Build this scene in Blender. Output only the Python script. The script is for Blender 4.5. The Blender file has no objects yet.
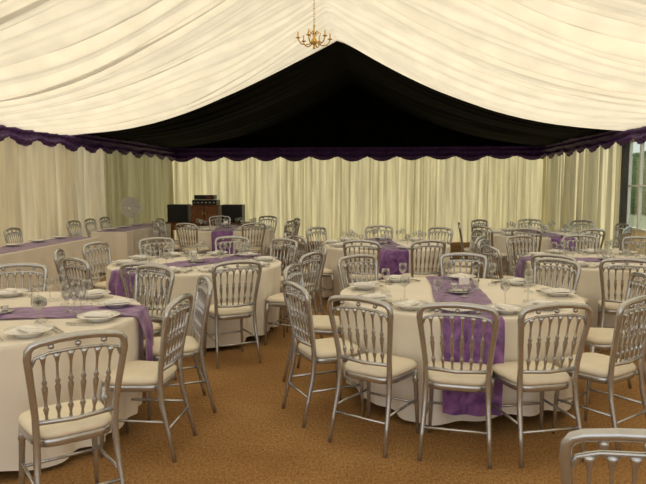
import bpy, math, random
from math import sin, cos, pi, radians, sqrt
from mathutils import Vector, Matrix
random.seed(7)
scene = bpy.context.scene
col = scene.collection
scene.view_settings.view_transform = 'Standard'

# ---------------------------------------------------------------- materials
def new_mat(name):
    m = bpy.data.materials.new(name); m.use_nodes = True
    nt = m.node_tree
    for n in list(nt.nodes): nt.nodes.remove(n)
    out = nt.nodes.new('ShaderNodeOutputMaterial')
    return m, nt, out

def principled(name, color, rough=0.6, metallic=0.0, noise=0.0, nscale=20, bump=0.0, bscale=60, spec=0.5, color2=None):
    m, nt, out = new_mat(name)
    b = nt.nodes.new('ShaderNodeBsdfPrincipled')
    b.inputs['Base Color'].default_value = (*color, 1)
    b.inputs['Roughness'].default_value = rough
    b.inputs['Metallic'].default_value = metallic
    b.inputs['Specular IOR Level'].default_value = spec
    tc = nt.nodes.new('ShaderNodeTexCoord')
    if noise > 0 or color2:
        n = nt.nodes.new('ShaderNodeTexNoise'); n.inputs['Scale'].default_value = nscale
        n.inputs['Detail'].default_value = 6
        nt.links.new(tc.outputs['Object'], n.inputs['Vector'])
        r = nt.nodes.new('ShaderNodeValToRGB')
        c2 = color2 or tuple(c*(1-noise) for c in color)
        r.color_ramp.elements[0].position = 0.35; r.color_ramp.elements[1].position = 0.65
        r.color_ramp.elements[0].color = (*c2, 1); r.color_ramp.elements[1].color = (*color, 1)
        nt.links.new(n.outputs['Fac'], r.inputs['Fac'])
        nt.links.new(r.outputs['Color'], b.inputs['Base Color'])
    if bump > 0:
        n2 = nt.nodes.new('ShaderNodeTexNoise'); n2.inputs['Scale'].default_value = bscale
        nt.links.new(tc.outputs['Object'], n2.inputs['Vector'])
        bp = nt.nodes.new('ShaderNodeBump'); bp.inputs['Strength'].default_value = bump; bp.inputs['Distance'].default_value = 0.01
        nt.links.new(n2.outputs['Fac'], bp.inputs['Height'])
        nt.links.new(bp.outputs['Normal'], b.inputs['Normal'])
    nt.links.new(b.outputs['BSDF'], out.inputs['Surface'])
    return m

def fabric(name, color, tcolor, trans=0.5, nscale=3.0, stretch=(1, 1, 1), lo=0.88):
    """diffuse + translucent cloth (daylight comes through); stretched noise paints fold shade and fabric overlap streaks into the colour"""
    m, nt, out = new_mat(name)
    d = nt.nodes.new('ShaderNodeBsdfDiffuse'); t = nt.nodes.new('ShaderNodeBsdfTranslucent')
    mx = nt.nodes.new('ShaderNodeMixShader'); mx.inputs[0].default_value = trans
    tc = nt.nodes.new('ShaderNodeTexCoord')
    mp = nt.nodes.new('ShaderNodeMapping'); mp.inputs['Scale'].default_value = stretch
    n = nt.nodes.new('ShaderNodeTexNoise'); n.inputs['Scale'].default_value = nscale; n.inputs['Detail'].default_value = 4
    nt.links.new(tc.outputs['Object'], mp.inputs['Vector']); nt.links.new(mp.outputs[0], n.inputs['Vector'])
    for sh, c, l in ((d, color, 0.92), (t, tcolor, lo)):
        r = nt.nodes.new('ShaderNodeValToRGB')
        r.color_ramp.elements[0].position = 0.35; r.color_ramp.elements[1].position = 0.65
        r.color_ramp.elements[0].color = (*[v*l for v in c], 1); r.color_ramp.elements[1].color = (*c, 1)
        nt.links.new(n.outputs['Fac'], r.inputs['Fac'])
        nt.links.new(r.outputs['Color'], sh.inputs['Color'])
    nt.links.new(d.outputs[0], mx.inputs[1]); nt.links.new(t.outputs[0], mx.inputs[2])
    nt.links.new(mx.outputs[0], out.inputs['Surface'])
    return m

def clear(name, tint, fac, rough=0.05):
    m, nt, out = new_mat(name)
    t = nt.nodes.new('ShaderNodeBsdfTransparent'); t.inputs[0].default_value = (*tint, 1)
    g = nt.nodes.new('ShaderNodeBsdfGlossy'); g.inputs['Roughness'].default_value = rough
    lw = nt.nodes.new('ShaderNodeLayerWeight'); lw.inputs[0].default_value = fac
    mx = nt.nodes.new('ShaderNodeMixShader')
    nt.links.new(lw.outputs['Facing'], mx.inputs[0])
    nt.links.new(t.outputs[0], mx.inputs[1]); nt.links.new(g.outputs[0], mx.inputs[2])
    nt.links.new(mx.outputs[0], out.inputs['Surface'])
    return m

M_ceil = fabric('cream_lining', (0.84, 0.78, 0.64), (0.82, 0.74, 0.56), 0.45)
M_black = principled('black_lining', (0.005, 0.0045, 0.0045), 0.9, noise=0.4, nscale=5, spec=0.1)
M_wall = fabric('cream_wall_drape', (0.90, 0.80, 0.60), (0.90, 0.78, 0.54), 0.5, 9, (1, 1, 0.06), 0.6)  # stretched noise puts streaks of fold shade into the drape colour
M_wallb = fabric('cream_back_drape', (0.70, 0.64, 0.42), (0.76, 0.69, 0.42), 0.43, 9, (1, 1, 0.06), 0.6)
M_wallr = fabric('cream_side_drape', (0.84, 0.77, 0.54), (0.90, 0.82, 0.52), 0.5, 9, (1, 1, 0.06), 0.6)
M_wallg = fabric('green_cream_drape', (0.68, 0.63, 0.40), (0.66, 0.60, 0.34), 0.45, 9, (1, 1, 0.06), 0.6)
M_purple = principled('purple_valance', (0.10, 0.035, 0.19), 0.5, noise=0.4, nscale=8)
M_cloth = principled('white_tablecloth', (0.86, 0.81, 0.73), 0.75, noise=0.05, nscale=4, bump=0.1, bscale=200, spec=0.2)
M_silver = principled('silver_paint', (0.54, 0.55, 0.57), 0.27, metallic=0.85, noise=0.08, nscale=30)
M_seat = principled('cream_seat_pad', (0.87, 0.80, 0.66), 0.7, noise=0.06, nscale=15, spec=0.2)
M_china = principled('white_china', (0.90, 0.89, 0.87), 0.15, noise=0.02)
M_napkin = principled('white_napkin', (0.90, 0.89, 0.87), 0.8, noise=0.04)
M_steel = principled('cutlery_steel', (0.6, 0.6, 0.6), 0.2, metallic=1.0, noise=0.05)
M_glass = clear('clear_glass', (0.93, 0.94, 0.94), 0.35)
M_brass = principled('brass', (0.75, 0.50, 0.14), 0.25, metallic=0.9, noise=0.1)
M_blackp = principled('black_plastic', (0.012, 0.012, 0.013), 0.4, noise=0.2)
M_grill = principled('speaker_grille', (0.03, 0.03, 0.035), 0.7, noise=0.5, nscale=150)
M_wood = principled('brown_wood', (0.34, 0.13, 0.04), 0.45, noise=0.4, nscale=12)
M_white = principled('white_plastic', (0.85, 0.85, 0.82), 0.4, noise=0.03)
M_red = principled('red_display', (0.5, 0.03, 0.02), 0.4, noise=0.1)
M_hedge = principled('hedge_leaves', (0.20, 0.26, 0.12), 0.8, color2=(0.07, 0.10, 0.04), nscale=9)
M_grass = principled('grass', (0.22, 0.22, 0.12), 0.9, color2=(0.14, 0.15, 0.08), nscale=6)
M_dark = principled('dark_edge', (0.05, 0.05, 0.045), 0.5, noise=0.2)
M_pane = clear('pvc_pane', (0.85, 0.9, 0.85), 0.1, 0.1)

def organza():
    m, nt, out = new_mat('purple_organza')
    b = nt.nodes.new('ShaderNodeBsdfPrincipled')
    b.inputs['Roughness'].default_value = 0.35
    b.inputs['Sheen Weight'].default_value = 0.3
    tc = nt.nodes.new('ShaderNodeTexCoord')
    w = nt.nodes.new('ShaderNodeTexNoise'); w.inputs['Scale'].default_value = 9; w.inputs['Detail'].default_value = 5
    w.inputs['Distortion'].default_value = 1.5
    nt.links.new(tc.outputs['Object'], w.inputs['Vector'])
    r = nt.nodes.new('ShaderNodeValToRGB')
    r.color_ramp.elements[0].position = 0.38; r.color_ramp.elements[1].position = 0.66
    r.color_ramp.elements[0].color = (0.12, 0.035, 0.20, 1); r.color_ramp.elements[1].color = (0.32, 0.14, 0.44, 1)
    nt.links.new(w.outputs['Fac'], r.inputs['Fac']); nt.links.new(r.outputs['Color'], b.inputs['Base Color'])
    t = nt.nodes.new('ShaderNodeBsdfTransparent'); t.inputs[0].default_value = (0.8, 0.6, 0.9, 1)
    mx = nt.nodes.new('ShaderNodeMixShader'); mx.inputs[0].default_value = 0.89
    nt.links.new(t.outputs[0], mx.inputs[1]); nt.links.new(b.outputs[0], mx.inputs[2])
    nt.links.new(mx.outputs[0], out.inputs['Surface'])
    return m
M_org = organza()

def coir():
    m, nt, out = new_mat('coir_matting')
    b = nt.nodes.new('ShaderNodeBsdfPrincipled'); b.inputs['Roughness'].default_value = 0.95
    b.inputs['Specular IOR Level'].default_value = 0.1
    tc = nt.nodes.new('ShaderNodeTexCoord')
    mp = nt.nodes.new('ShaderNodeMapping'); mp.inputs['Scale'].default_value = (1.0, 0.5, 1)
    nt.links.new(tc.outputs['Object'], mp.inputs['Vector'])
    n1 = nt.nodes.new('ShaderNodeTexNoise'); n1.inputs['Scale'].default_value = 75; n1.inputs['Detail'].default_value = 9; n1.inputs['Roughness'].default_value = 0.8
    n2 = nt.nodes.new('ShaderNodeTexNoise'); n2.inputs['Scale'].default_value = 1.3; n2.inputs['Detail'].default_value = 8
    r1 = nt.nodes.new('ShaderNodeValToRGB'); r2 = nt.nodes.new('ShaderNodeValToRGB')
    r1.color_ramp.elements[0].color = (0.20, 0.10, 0.035, 1); r1.color_ramp.elements[0].position = 0.36
    r1.color_ramp.elements[1].color = (0.58, 0.345, 0.145, 1); r1.color_ramp.elements[1].position = 0.64
    r2.color_ramp.elements[0].color = (0.76, 0.72, 0.68, 1); r2.color_ramp.elements[0].position = 0.35
    r2.color_ramp.elements[1].color = (1, 1, 1, 1); r2.color_ramp.elements[1].position = 0.62
    nt.links.new(mp.outputs[0], n1.inputs['Vector']); nt.links.new(tc.outputs['Object'], n2.inputs['Vector'])
    nt.links.new(n1.outputs['Fac'], r1.inputs['Fac']); nt.links.new(n2.outputs['Fac'], r2.inputs['Fac'])
    mx = nt.nodes.new('ShaderNodeMix'); mx.data_type = 'RGBA'; mx.blend_type = 'MULTIPLY'; mx.inputs[0].default_value = 1
    nt.links.new(r1.outputs['Color'], mx.inputs[6]); nt.links.new(r2.outputs['Color'], mx.inputs[7])
    nt.links.new(mx.outputs[2], b.inputs['Base Color'])
    bp = nt.nodes.new('ShaderNodeBump'); bp.inputs['Strength'].default_value = 0.5; bp.inputs['Distance'].default_value = 0.01
    nt.links.new(n1.outputs['Fac'], bp.inputs['Height']); nt.links.new(bp.outputs['Normal'], b.inputs['Normal'])
    nt.links.new(b.outputs[0], out.inputs['Surface'])
    return m
M_coir = coir()

# ---------------------------------------------------------------- mesh builder
class MB:
    def __init__(s): s.v = []; s.f = []; s.mi = []
    def add(s, verts, faces, mi=0):
        o = len(s.v); s.v += [tuple(p) for p in verts]
        s.f += [tuple(i+o for i in f) for f in faces]; s.mi += [mi]*len(faces)
    def grid(s, fn, nu, nv, mi=0, closeu=False):
        vs = [fn(i/nu, j/nv) for i in range(nu if closeu else nu+1) for j in range(nv+1)]
        fs = []
        for i in range(nu):
            i2 = (i+1) % nu if closeu else i+1
            for j in range(nv):
                fs.append((i*(nv+1)+j, i2*(nv+1)+j, i2*(nv+1)+j+1, i*(nv+1)+j+1))
        s.add(vs, fs, mi)
    def tube(s, pts, rad, n=8, mi=0, flat=1.0):
        pts = [Vector(p) for p in pts]
        if not isinstance(rad, (list, tuple)): rad = [rad]*len(pts)
        vs = []; prev = None
        for i, p in enumerate(pts):
            a = pts[max(i-1, 0)]; b = pts[min(i+1, len(pts)-1)]
            t = (b-a).normalized()
            if prev is None:
                ref = Vector((0, 1, 0)) if abs(t.y) < 0.9 else Vector((1, 0, 0))
                u = t.cross(ref).normalized()
            else:
                u = (prev - t*prev.dot(t)).normalized()
            prev = u; w = t.cross(u)
            for k in range(n):
                an = 2*pi*k/n
                vs.append(p + (u*cos(an) + w*sin(an)*flat)*rad[i])
        fs = []
        for i in range(len(pts)-1):
            for k in range(n):
                k2 = (k+1) % n
                fs.append((i*n+k, i*n+k2, (i+1)*n+k2, (i+1)*n+k))
        fs.append(tuple(range(n-1, -1, -1))); fs.append(tuple((len(pts)-1)*n+k for k in range(n)))
        s.add(vs, fs, mi)
    def lathe(s, prof, c=(0, 0, 0), n=16, mi=0):
        cx, cy, cz = c
        vs = [(cx+r*cos(2*pi*k/n), cy+r*sin(2*pi*k/n), cz+z) for r, z in prof for k in range(n)]
        fs = []
        for i in range(len(prof)-1):
            for k in range(n):
                k2 = (k+1) % n
                fs.append((i*n+k, i*n+k2, (i+1)*n+k2, (i+1)*n+k))
        s.add(vs, fs, mi)
    def box(s, c, d, mi=0, rz=0.0):
        hx, hy, hz = d[0]/2, d[1]/2, d[2]/2
        vs = []
        for z in (-hz, hz):
            for x, y in ((-hx, -hy), (hx, -hy), (hx, hy), (-hx, hy)):
                vs.append((c[0]+x*cos(rz)-y*sin(rz), c[1]+x*sin(rz)+y*cos(rz), c[2]+z))
        s.add(vs, [(3, 2, 1, 0), (4, 5, 6, 7), (0, 1, 5, 4), (1, 2, 6, 5), (2, 3, 7, 6), (3, 0, 4, 7)], mi)
    def mesh(s, name, mats, smooth=True):
        me = bpy.data.meshes.new(name); me.from_pydata(s.v, [], s.f)
        for m in mats: me.materials.append(m)
        me.polygons.foreach_set('material_index', s.mi)
        me.polygons.foreach_set('use_smooth', [smooth]*len(s.f))
        me.update(); return me
    def obj(s, name, mats, smooth=True, loc=(0, 0, 0), bevel=0.0):
        o = bpy.data.objects.new(name, s.mesh(name, mats, smooth)); col.objects.link(o); o.location = loc
        if bevel > 0:
            b = o.modifiers.new('bevel', 'BEVEL'); b.width = bevel; b.segments = 2
        return o
def inst(name, me, loc, rz=0.0):
    o = bpy.data.objects.new(name, me); col.objects.link(o); o.location = loc; o.rotation_euler = (0, 0, rz); return o

# ---------------------------------------------------------------- marquee shell
XL, XR, XC = -6.0, 4.25, -0.85
YF, YM, YB = -2.5, 11.7, 17.6
EAVE, RIDGE = 2.5, 4.15

b = MB(); b.box((XC, (YF+YB)/2, -0.02), (XR-XL+0.3, YB-YF+0.3, 0.04)); b.obj('floor', [M_coir], False)
b = MB(); b.box((0, 8, -0.09), (120, 120, 0.1)); b.obj('ground_lawn', [M_grass], False)

def hsh(n): 
    x = sin(n*127.1+11.7)*43758.5453
    return x-math.floor(x)
def vnoise(x):
    i = math.floor(x); f = x-i; f = f*f*(3-2*f)
    return hsh(i)*(1-f)+hsh(i+1)*f

def roof_z(x, y, sagk=0.26, fold=0.125, bay=0.20, off=0.0):
    if x < XC: t = (x-XL)/(XC-XL); sd = 0
    else: t = (XR-x)/(XR-XC); sd = 17.3
    t = min(max(t, 0), 1)
    z = EAVE + (RIDGE-EAVE)*t - sagk*sin(pi*t)**0.9*(1 if t > 0 else 0)
    by = ((y-YM)/3.0) % 1.0
    st = sin(pi*min(max(t, 0.0), 1))
    z -= bay*sin(pi*by)*st
    yy = y + 0.22*(vnoise(t*3+y*0.7+sd)-.5) + 0.10*(vnoise(t*7+sd+y*1.9)-.5)
    f = abs(sin(yy*7.5 + 3.0*vnoise(yy*1.1+sd)))**0.8*0.6
    f += 0.30*abs(sin(yy*13.0+4*vnoise(yy*2.3+sd+4)))
    f += 0.13*sin(yy*31+3*vnoise(yy*4))
    k = 0.45+0.9*vnoise(yy*1.3+t*2.2+sd)
    z -= fold*f*(0.30+0.70*st)*k*min(1, 0.25+min(by, 1-by)*8)
    return z+off
b = MB()
b.grid(lambda u, v: (XL+(XR-XL)*v, YF+(YM-YF)*u, roof_z(XL+(XR-XL)*v, YF+(YM-YF)*u)), 640, 90)
b.grid(lambda u, v: (XL+(XR-XL)*u, YM+0.01, roof_z(XL+(XR-XL)*u, YM)+0.06*v*1.0), 72, 1)
b.obj('ceiling', [M_ceil])
b = MB()
b.grid(lambda u, v: (XL+(XR-XL)*v, YM+(YB-YM)*u, roof_z(XL+(XR-XL)*v, YM+(YB-YM)*u, fold=0.05, bay=0.15, off=0.05)), 200, 60)
b.grid(lambda u, v: (XL+(XR-XL)*u, YB-0.02+0.03*sin(u*150), (EAVE-0.1)*(1-v)+v*(roof_z(XL+(XR-XL)*u, YB)+0.1)), 240, 2)
b.obj('ceiling_black_lining', [M_black])

def drape(name, p0, p1, z0, z1, mat, period=0.16, amp=0.035, seed=0):
    p0 = Vector((*p0, 0)); p1 = Vector((*p1, 0)); L = (p1-p0).length; d = (p1-p0)/L; n = Vector((-d.y, d.x, 0))
    nu = int(L/0.02)
    def fn(u, v):
        s = u*L; ph = 2*pi*s/period + 5*vnoise(s*1.3+seed)
        a = amp*(0.3+1.3*vnoise(s*2.1+seed+9))*(0.75+0.25*v)
        o = a*(sin(ph)+0.35*sin(2.3*ph+v*1.5))+0.04*sin(s*4+seed+2*vnoise(s))
        p = p0+d*s+n*o
        return (p.x, p.y, z0+(z1-z0)*(1-v))
    b = MB(); b.grid(fn, nu, 6); return b.obj(name, [mat])
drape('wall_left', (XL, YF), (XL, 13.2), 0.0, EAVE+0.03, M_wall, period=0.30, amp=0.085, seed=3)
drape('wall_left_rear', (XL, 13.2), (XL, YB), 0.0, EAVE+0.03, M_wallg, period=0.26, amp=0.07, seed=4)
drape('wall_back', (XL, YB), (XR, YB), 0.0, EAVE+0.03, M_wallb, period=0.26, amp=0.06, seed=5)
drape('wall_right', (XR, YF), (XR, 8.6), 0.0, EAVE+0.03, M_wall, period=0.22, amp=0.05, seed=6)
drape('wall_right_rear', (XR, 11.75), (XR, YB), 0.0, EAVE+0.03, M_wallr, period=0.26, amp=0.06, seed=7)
b = MB(); b.box((XR, 10.17, 0.4), (0.03, 3.1, 0.8)); b.box((XR, 10.17, 2.42), (0.03, 3.1, 0.2)); b.obj('wall_right_skirt', [M_wall], False)
b = MB()
for y in (8.65, 9.66, 10.17, 10.68, 11.19, 11.68): b.box((XR, y, 1.56), (0.05, 0.05, 1.52))
for z in (0.82, 1.55, 2.31): b.box((XR, 10.17, z), (0.045, 3.1, 0.03))
b.box((XR, 10.17, 1.56), (0.006, 3.0, 1.46), 1)
b.obj('window_1', [M_white, M_pane], False)
b = MB(); b.box((XR-0.07, 11.74, 1.22), (0.09, 0.12, 2.44)); b.obj('dark_edge_upright', [M_dark], False, bevel=0.01)  # plain dark upright strip at the rear edge of the window

def valance(name, p0, p1, nsw, seed=0):
    p0 = Vector((*p0, 0)); p1 = Vector((*p1, 0)); L = (p1-p0).length; d = (p1-p0)/L; n = Vector((-d.y, d.x, 0))
    def fn(u, v):
        q = u*nsw; k = math.floor(min(q, nsw-1e-6)); w = q-k
        sc = sin(pi*w)**0.6 if 0 < w < 1 else 0
        drop = 0.17+0.19*sc*(0.85+0.3*hsh(k+seed))
        drop += 0.08*(1-min(w, 1-w)*10) if min(w, 1-w) < 0.1 else 0
        z = EAVE+0.07 - drop*v
        bul = 0.035*sin(v*pi*5 + 2.5*sc)*(0.3+sc) + 0.06*sc*v
        p = p0 + d*(u*L) + n*(0.16+bul+0.015*sin(u*L*40))
        return (p.x, p.y, z)
    b = MB(); b.grid(fn, nsw*16, 14); return b.obj(name, [M_purple])
valance('trim_valance_left', (XL, YB), (XL, YF), 25, 1)
valance('trim_valance_back', (XR, YB), (XL, YB), 13, 2)
valance('trim_valance_right', (XR, YF), (XR, YB), 25, 3)

b = MB()
def hedge(u, v):
    y = -10+60*u; a = pi*v
    r = 1.0+0.35*vnoise(y*1.3+v*7)+0.15*sin(y*7+v*20)
    return (16+2.0*r*-cos(a)*1.0, y, -0.1+2.6*r*sin(a))
b.grid(hedge, 300, 16); b.obj('garden_hedge', [M_hedge])

# ---------------------------------------------------------------- chair
def chair_mesh():
    b = MB()
    half = [(0.195, -0.085, 0.0), (0.187, -0.05, 0.16), (0.178, -0.012, 0.32), (0.173, 0.0, 0.45), (0.178, -0.010, 0.56),
            (0.192, -0.030, 0.68), (0.204, -0.050, 0.78), (0.210, -0.058, 0.83), (0.207, -0.063, 0.865), (0.192, -0.068, 0.887), (0.165, -0.071, 0.897), (0.08, -0.075, 0.908)]
    pts = half + [(0, -0.076, 0.912)] + [(-x, y, z) for x, y, z in reversed(half)]
    rh = [0.0125, 0.014, 0.016, 0.017, 0.016, 0.016, 0.017, 0.018, 0.018, 0.018, 0.018, 0.018]
    b.tube(pts, rh+[0.019]+rh[::-1], 10)
    def yb(z): return -0.010-(z-0.56)*0.175
    up = [(-0.198, yb(0.79), 0.785), (-0.178, yb(0.83), 0.83), (-0.12, yb(0.85), 0.847), (0, yb(0.86), 0.853), (0.12, yb(0.85), 0.847), (0.178, yb(0.83), 0.83), (0.198, yb(0.79), 0.785)]
    b.tube(up, 0.009, 8)
    b.tube([(-0.178, -0.006, 0.525), (0, -0.012, 0.515), (0.178, -0.006, 0.525)], 0.012, 8)
    for k in range(6):
        s = (k-2.5)/2.5
        x0, x1 = s*0.128, s*0.148
        z0, z1 = 0.518, 0.850-0.012*abs(s)
        prof = [(0, .013), (.04, .008), (.10, .006), (.16, .010), (.2, .0135), (.24, .009), (.28, .006), (.36, .0085), (.46, .012), (.52, .0135), (.56, .008), (.60, .0125), (.64, .007), (.74, .0055), (.85, .0065), (.93, .011), (1, .020)]
        b.tube([(x0+(x1-x0)*t, yb(z0+(z1-z0)*t), z0+(z1-z0)*t) for t, r in prof], [r for t, r in prof], 7)
    for s in (-0.6, 0, 0.6):
        b.lathe([(0.001, -.014), (.012, -.009), (.015, 0), (.012, .009), (.001, .014)], (s*0.19, -0.07, 0.877), 8)
    for sx in (-1, 1):
        b.tube([(sx*0.168, 0.335, 0.42), (sx*0.170, 0.338, 0.36), (sx*0.171, 0.340, 0.345), (sx*0.172, 0.342, 0.33), (sx*0.178, 0.350, 0.16), (sx*0.183, 0.355, 0.0)],
               [0.018, 0.017, 0.021, 0.016, 0.014, 0.010], 8)
        b.tube([(sx*0.184, -0.035, 0.225), (sx*0.178, 0.347, 0.225)], 0.009, 6)
    b.tube([(-0.178, 0.345, 0.2), (0.178, 0.345, 0.2)], 0.009, 6)
    b.tube([(-0.186, -0.045, 0.185), (0.186, -0.045, 0.185)], 0.009, 6)
    def outline(n=32, grow=0.0):
        o = []
        for k in range(n):
            a = 2*pi*k/n; c, s_ = cos(a), sin(a)
            e = 0.45
            x = (abs(c)**e)*(1 if c > 0 else -1); y = (abs(s_)**e)*(1 if s_ > 0 else -1)
            hw = 0.187+0.014*y
            o.append((x*(hw+grow), 0.178+y*(0.178+grow)+ (0.012*(1-x*x) if y > 0 else 0)))
        return o
    def loft(levels, mi):
        vs = []; n = 32
        for g, z in levels: vs += [(x, y, z) for x, y in outline(n, g)]
        fs = []
        for i in range(len(levels)-1):
            for k in range(n):
                fs.append((i*n+k, i*n+(k+1) % n, (i+1)*n+(k+1) % n, (i+1)*n+k))
        fs.append(tuple(range(n-1, -1, -1))); fs.append(tuple((len(levels)-1)*n+k for k in range(n)))
        b.add(vs, fs, mi)
    loft([(-0.008, 0.395), (0.0, 0.40), (0.002, 0.43), (-0.004, 0.436)], 0)
    loft([(-0.006, 0.436), (0.004, 0.445), (0.006, 0.458), (-0.004, 0.474), (-0.03, 0.482), (-0.08, 0.486)], 1)
    return b.mesh('dining_chair', [M_silver, M_seat])
CH = chair_mesh()
def chair(x, y, rz):
    return inst('dining_chair', CH, (x, y, 0), rz)

# ---------------------------------------------------------------- round tables
R, TH = 0.90, 0.75
def cloth_r(a, z, seed):
    h = (TH-z)/TH
    if h <= 0: return R
    f = sin(a*13+seed+2*sin(a*2))*0.5+sin(a*21+seed*2.3+0.5+2*sin(a*3+1))*0.5+sin(a*6+seed*1.7)*0.3
    return R-0.004 - 0.06*h + 0.075*h**0.6*f*(0.7+0.45*sin(a*3+seed))*(1 if f < 0 else 0.7)
def table_mesh(seed):
    b = MB(); n = 240
    rings = []
    for r in (0.0001, 0.3, 0.6, 0.8, 0.885): rings.append([(r*cos(2*pi*k/n), r*sin(2*pi*k/n), TH) for k in range(n)])
    rings.append([((R-0.004)*cos(2*pi*k/n), (R-0.004)*sin(2*pi*k/n), TH-0.006) for k in range(n)])
    for z in (0.72, 0.68, 0.62, 0.5, 0.38, 0.26, 0.15, 0.07):
        rg = []
        for k in range(n):
            a = 2*pi*k/n
            zz = z + ((0.035*sin(a*4+seed)+0.01*sin(a*13+seed)) if z < 0.1 else 0)
            r = cloth_r(a, z, seed); rg.append((r*cos(a), r*sin(a), zz))
        rings.append(rg)
    vs = [p for rg in rings for p in rg]; fs = []
    for i in range(len(rings)-1):
        for k in range(n):
            fs.append((i*n+k, (i+1)*n+k, (i+1)*n+(k+1) % n, i*n+(k+1) % n))
    b.add(vs, fs, 0)
    b.lathe([(0.001, 0.74), (0.86, 0.74), (0.86, 0.72), (0.001, 0.72)], n=48, mi=1)
    for sx in (-1, 1):
        for sy in (-1, 1): b.tube([(sx*0.4, sy*0.35, 0.72), (sx*0.45, sy*0.38, 0.0)], 0.016, 8, 2)
        b.tube([(sx*0.445, -0.37, 0.12), (sx*0.445, 0.37, 0.12)], 0.012, 8, 2)
    return b.mesh('round_table', [M_cloth, M_wood, M_steel])

def runner(cx, cy, th, seed, drop0=0.5, drop1=0.5, hw=0.19):
    dx, dy = sin(th), -cos(th); nx, ny = -dy, dx
    b = MB()
    def fn(u, v):
        w = (v-0.5)*2*hw
        e = sqrt((R+0.004)**2-w*w)
        L0, L1 = drop0, drop1
        tot = L0+2*e+L1; s = u*tot
        wr = 0.004*sin(w*55+seed+3*sin(s*4))+0.003*sin(s*30+w*20)
        if s < L1: k = -e; z = TH-(L1-s)
        elif s > L1+2*e: k = e; z = TH-(s-L1-2*e)
        else: k = s-L1-e; z = TH
        if z < TH:
            h = (TH-z)/TH
            ex = 0.012+0.03*min(1, h*6)+0.014*sin(w*38+seed)*min(1, h*5)
            kk = (e+ex)*(1 if k > 0 else -1)
            return (cx+dx*kk+nx*w*(1-0.08*h), cy+dy*kk+ny*w*(1-0.08*h), z)
        return (cx+dx*k+nx*w*(1+0.05*sin(s*5)), cy+dy*k+ny*w*(1+0.05*sin(s*5)), TH+0.009+wr*0.9)
    b.grid(fn, 110, 24)
    b.obj('table_runner', [M_org])

def settings(cx, cy, angs, seed, glasses=2):
    P = MB(); G = MB(); C = MB(); N = MB()
    z = TH+0.014
    for i, th in enumerate(angs):
        dx, dy = sin(th), -cos(th); nx, ny = -dy, dx
        def at(r, o): return (cx+dx*r+nx*o, cy+dy*r+ny*o)
        px, py = at(0.73, 0)
        P.lathe([(0.001, 0.012), (0.07, 0.011), (0.085, 0.016), (0.125, 0.026), (0.127, 0.023), (0.08, 0.008), (0.07, -0.010), (0.001, -0.010)], (px, py, z), 24)
        N.box((px, py, z+0.024), (0.06, 0.16, 0.012), 0, th+0.5*(hsh(i+seed)-.5)); N.box((px, py, z+0.034), (0.05, 0.12, 0.008), 0, th+0.3)
        for o in (-0.145, 0.145, 0.165):
            x, y = at(0.73, o)
            C.box((x, y, z-0.004), (0.008, 0.13, 0.006), 0, th)
            x2, y2 = at(0.64, o); C.box((x2, y2, z-0.004), (0.018, 0.06, 0.006), 0, th)
        for g in range(glasses):
            gx, gy = at(0.54-0.07*g, 0.10+0.03*g)
            h = 0.17-0.02*g
            G.lathe([(0.033, -0.011), (0.030, 0.004), (0.005, 0.009), (0.004, h*0.5), (0.012, h*0.55), (0.030, h*0.66), (0.034, h*0.8), (0.028, h), (0.0265, h), (0.032, h*0.8), (0.028, h*0.67), (0.002, h*0.57)], (gx, gy, z), 14)
    P.obj('dinner_plates', [M_china]); N.obj('folded_napkins', [M_napkin], False)
    C.obj('cutlery', [M_steel], False); G.obj('wine_glasses', [M_glass])

def centre(cx, cy, seed):
    z = TH+0.016
    b = MB()
    b.lathe([(0.001, 0.004), (0.075, 0.004), (0.092, 0.010), (0.094, 0.008), (0.075, 0.0), (0.001, 0.0)], (cx, cy, z), 28, 0)
    b.lathe([(0.025, 0.005), (0.010, 0.010), (0.006, 0.03), (0.010, 0.036), (0.022, 0.042), (0.03, 0.06), (0.028, 0.06), (0.016, 0.044), (0.001, 0.042)], (cx-0.03, cy+0.02, z), 16, 0)
    for k in range(2):
        a = seed+k*2.1
        b.lathe([(0.001, 0.004), (0.018, 0.004), (0.023, 0.035), (0.021, 0.035), (0.016, 0.01)], (cx+0.05*cos(a), cy+0.05*sin(a), z), 12, 1)
        b.lathe([(0.001, 0.025), (0.014, 0.023), (0.014, 0.010)], (cx+0.05*cos(a), cy+0.05*sin(a), z), 10, 2)
    b.obj('candle_centrepiece', [M_steel, M_glass, M_china])
    b = MB(); yy = cy-0.18; xx = cx+0.02
    b.lathe([(0.001, 0.004), (0.03, 0.003), (0.032, 0.0)], (xx, yy, z), 12)
    b.tube([(xx, yy, z+0.002), (xx, yy, z+0.09)], 0.003, 6, 0)
    b.box((xx, yy, z+0.11), (0.08, 0.004, 0.05), 1, 0.3)
    b.obj('table_number_card', [M_steel, M_napkin], False)

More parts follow.
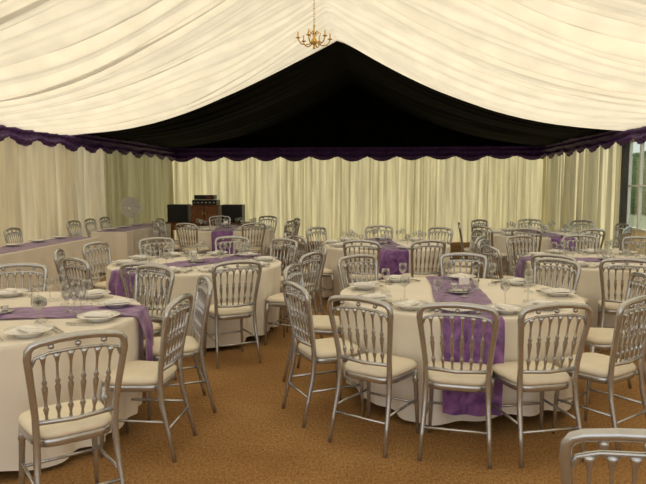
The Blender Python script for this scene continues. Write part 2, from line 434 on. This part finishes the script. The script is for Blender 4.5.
V = 5.5
tables = [
 (0.56, 4.87, [-37, -12, 12, 38, 84, 128, 166, -148, -108, -65], -6, [1.29, 1.25, 1.25, 1.30, 1.27, 1.26, 1.26, 1.26, 1.27, 1.27]),
 (-2.45, 3.80, [39, 76, 111, 148, -160, -125, -90, -55, -20], -82, [1.50, 1.20, 1.26, 1.27, 1.27, 1.27, 1.27, 1.27, 1.27]),
 (-1.97, 6.54, [26, 66, -7, -41, -78, -113, -148, 172, 140, 103], -38, None),
 (0.0, 8.84, [-17, 17, -60, 60, 98, -98, 135, -135, 178], 2, None),
 (2.42, 7.2, [-44, -17, 22, -82, -120, -155, 170, 140, 100, 62], 80, None),
 (2.62, 11.0, [-60, -28, 12, 50, 90, 130, 170, -145, -100], 2, None),
 (-2.95, 11.8, [-60, -22, 28, 66, 105, 150, -165, -100], 3, None),
]
for i, (cx, cy, angs, ra, rs) in enumerate(tables):
    inst('round_table', table_mesh(i*1.37), (cx, cy, 0), 0)
    A = [radians(a+V) for a in angs]
    for j, a in enumerate(A):
        r = rs[j] if rs else 1.27+0.03*hsh(i*11+j)
        jit = radians((hsh(i*31+j*3)-0.5)*8)
        if i == 1 and j == 0: jit = radians(-3)
        if i == 1 and j == 1: jit = radians(8)
        chair(cx+r*sin(a), cy-r*cos(a), a+jit)
    runner(cx, cy, radians(ra+V), i, 0.60 if i == 0 else 0.5, 0.45, 0.19)
    settings(cx, cy, A, i*13, 3 if i == 1 else (1 if i == 0 else 2))
    centre(cx, cy, i)

chair(0.72, 1.80, radians(-8))

# long tables along left wall
def long_table(x0, x1, y0, y1):
    b = MB(); cx, cy = (x0+x1)/2, (y0+y1)/2; hx, hy = (x1-x0)/2, (y1-y0)/2
    def edge(s):
        if s < 2*hx: return (-hx+s, -hy, 0, -1)
        s -= 2*hx
        if s < 2*hy: return (hx, -hy+s, 1, 0)
        s -= 2*hy
        if s < 2*hx: return (hx-s, hy, 0, 1)
        s -= 2*hx
        return (-hx, hy-s, -1, 0)
    n = 240
    tot = 4*hx+4*hy
    def fn(u, v):
        ex, ey, nx, ny = edge(u*tot*0.99999)
        h = v
        o = 0.018*h*sin(u*tot*16)+0.012*h*sin(u*tot*29)
        return (ex+nx*o, ey+ny*o, TH*(1-v)+0.03*v)
    b.grid(fn, n, 6, 0)
    b.add([(-hx, -hy, TH), (hx, -hy, TH), (hx, hy, TH), (-hx, hy, TH)], [(0, 1, 2, 3)], 0)
    b.box((0, 0, TH-0.03), (2*hx-0.06, 2*hy-0.06, 0.03), 1)
    for sx in (-1, 1):
        for sy in (-1, 1): b.tube([(sx*(hx-.08), sy*(hy-.15), TH-.03), (sx*(hx-.08), sy*(hy-.15), 0)], 0.018, 8, 2)
    b.obj('long_table', [M_cloth, M_wood, M_steel], False, loc=(cx, cy, 0))
    b = MB()
    b.grid(lambda u, v: (cx-0.24+0.50*v, y0+(y1-y0)*u, TH+0.006+0.003*sin(u*60+v*9)), 60, 6)
    b.obj('table_runner', [M_org])
    P = MB(); y = y0+0.35
    while y < y1-0.2:
        P.lathe([(0.001, 0.012), (0.085, 0.014), (0.125, 0.026), (0.127, 0.023), (0.08, 0.006), (0.001, -0.003)], (cx-0.14, y, TH+0.012), 20); y += 0.62
    P.obj('dinner_plates', [M_china])
long_table(-5.1, -4.45, 5.2, 9.6)
long_table(-5.1, -4.45, 10.7, 13.0)
for y in (7.6, 8.3, 9.1, 11.0, 11.65, 12.3): chair(-5.5, y, radians(-90+random.uniform(-5, 5)))

# ---------------------------------------------------------------- chandelier
b = MB(); cx, cy, cz = -0.88, 8.0, 3.33
b.lathe([(0.001, -0.10), (0.012, -0.095), (0.02, -0.08), (0.008, -0.06), (0.03, -0.04), (0.045, -0.01), (0.03, 0.02), (0.012, 0.04), (0.02, 0.07), (0.01, 0.10), (0.008, 0.17), (0.016, 0.18), (0.001, 0.20)], (cx, cy, cz), 16)
for k in range(6):
    a = 2*pi*k/6+0.3; ca, sa = cos(a), sin(a)
    b.tube([(cx+ca*r, cy+sa*r, cz+z) for r, z in ((0.02, 0.0), (0.06, -0.04), (0.11, -0.055), (0.16, -0.04), (0.195, 0.0), (0.20, 0.02))], 0.0075, 7)
    b.tube([(cx+ca*r, cy+sa*r, cz+z) for r, z in ((0.02, 0.08), (0.05, 0.11), (0.08, 0.09), (0.07, 0.06))], 0.005, 6)
    b.lathe([(0.001, 0.018), (0.03, 0.026), (0.032, 0.03), (0.012, 0.03), (0.012, 0.045)], (cx+ca*0.20, cy+sa*0.20, cz), 10)
    b.lathe([(0.009, 0.03), (0.009, 0.095), (0.001, 0.097)], (cx+ca*0.20, cy+sa*0.20, cz), 8, 0)
zc = cz+0.19; k = 0
while zc < 4.12:
    b.tube([(cx+(0.012*cos(t) if k % 2 else 0), cy+(0 if k % 2 else 0.012*cos(t)), zc+0.02+0.02*sin(t)) for t in [j*2*pi/8 for j in range(9)]], 0.003, 5)
    zc += 0.032; k += 1
b.lathe([(0.05, 0.0), (0.045, -0.02), (0.01, -0.03)], (cx, cy, 4.13), 14)
b.obj('brass_chandelier', [M_brass, M_napkin])

# ---------------------------------------------------------------- music corner
dx, dy = -4.45, 15.7
b = MB()
b.box((dx, dy, 0.61), (2.1, 0.6, 0.03), 0)
for sx in (-1, 1):
    for sy in (-1, 1): b.box((dx+sx*0.98, dy+sy*0.25, 0.30), (0.05, 0.05, 0.60), 0)
b.box((dx, dy+0.25, 0.5), (1.95, 0.03, 0.12), 0); b.box((dx, dy-0.25, 0.5), (1.95, 0.03, 0.12), 0)
b.obj('wooden_side_table', [M_wood], False, bevel=0.005)
b = MB()
t = 0.02
b.box((dx, dy+0.2, 0.84), (0.66, t, 0.42)); b.box((dx-0.33, dy, 0.84), (t, 0.42, 0.42)); b.box((dx+0.33, dy, 0.84), (t, 0.42, 0.42))
b.box((dx, dy, 1.04), (0.70, 0.44, t)); b.box((dx, dy, 0.64), (0.68, 0.42, t))
for sx in (-1, 1):
    b.box((dx+sx*0.165, dy-0.19, 0.84), (0.315, 0.02, 0.37)); b.box((dx+sx*0.03, dy-0.21, 0.86), (0.012, 0.02, 0.08), 1)
b.obj('wooden_record_cabinet', [M_wood, M_brass], False, bevel=0.003)
b = MB()
b.box((dx, dy, 1.12), (0.62, 0.36, 0.13)); b.box((dx-0.02, dy+0.02, 1.25), (0.50, 0.30, 0.11))
for k in range(6): b.tube([(dx-0.25+k*0.1, dy-0.175, 1.12), (dx-0.25+k*0.1, dy-0.20, 1.12)], 0.018, 10, 1)
b.box((dx+0.1, dy-0.14, 1.25), (0.14, 0.01, 0.03), 2)
b.obj('stereo_amplifier', [M_blackp, M_steel, M_red], False, bevel=0.006)
for sx in (-1, 1):
    b = MB(); x = dx+sx*0.69
    b.box((x, dy, 0.85), (0.52, 0.34, 0.44)); b.box((x, dy-0.172, 0.85), (0.46, 0.012, 0.38), 1)
    b.obj('loudspeaker', [M_blackp, M_grill], False, bevel=0.01)
# pedestal fan
b = MB(); fx, fy, fz = -5.45, 13.4, 1.08
b.lathe([(0.001, 0.03), (0.05, 0.04), (0.18, 0.02), (0.2, 0.0)], (fx, fy, 0), 24)
b.tube([(fx, fy, 0.02), (fx, fy, 0.6), (fx, fy, 1.0)], [0.018, 0.016, 0.012], 10)
b.tube([(fx, fy+0.10, fz), (fx, fy+0.03, fz), (fx, fy-0.02, fz)], [0.04, 0.06, 0.04], 14)
fyc = fy-0.06
for rr in [0.05+0.02*k for k in range(9)]:
    for side, off in ((-1, 0.05), (1, 0.03)):
        yy = fyc+side*off*(1-(rr/0.24)**2)
        b.tube([(fx+rr*cos(t), yy, fz+rr*sin(t)) for t in [j*2*pi/24 for j in range(25)]], 0.0045, 4)
for k in range(24):
    a = 2*pi*k/24
    for side, off in ((-1, 0.05), (1, 0.03)):
        b.tube([(fx+r*cos(a), fyc+side*off*(1-(r/0.24)**2), fz+r*sin(a)) for r in (0.0, 0.08, 0.15, 0.215)], 0.004, 4)
b.tube([(fx+0.215*cos(t), fyc, fz+0.215*sin(t)) for t in [j*2*pi/32 for j in range(33)]], 0.014, 6)
for k in range(3):
    a0 = 2*pi*k/3
    b.grid(lambda u, v: (fx+(0.03+0.16*u)*cos(a0+(v-0.5)*1.7), fyc+0.04*(v-0.5), fz+(0.03+0.16*u)*sin(a0+(v-0.5)*1.7)), 5, 5)
b.obj('pedestal_fan', [M_white])

# ---------------------------------------------------------------- lights
w = bpy.data.worlds.new('World'); scene.world = w; w.use_nodes = True
bg = w.node_tree.nodes['Background']; bg.inputs[0].default_value = (1.0, 0.985, 0.97, 1); bg.inputs[1].default_value = 1.35
s = bpy.data.lights.new('sun', 'SUN'); s.energy = 4.3; s.angle = radians(2); s.color = (1, 0.95, 0.86)
so = bpy.data.objects.new('sun', s); col.objects.link(so); so.rotation_euler = (radians(-50), radians(16), 0)

# ---------------------------------------------------------------- camera
c = bpy.data.cameras.new('camera'); c.sensor_width = 36; c.lens = 640/646*36; c.clip_start = 0.05
co = bpy.data.objects.new('camera', c); col.objects.link(co)
co.location = (0, 0, 1.58); co.rotation_euler = (radians(90-5.18), 0, radians(5.5))
scene.camera = co
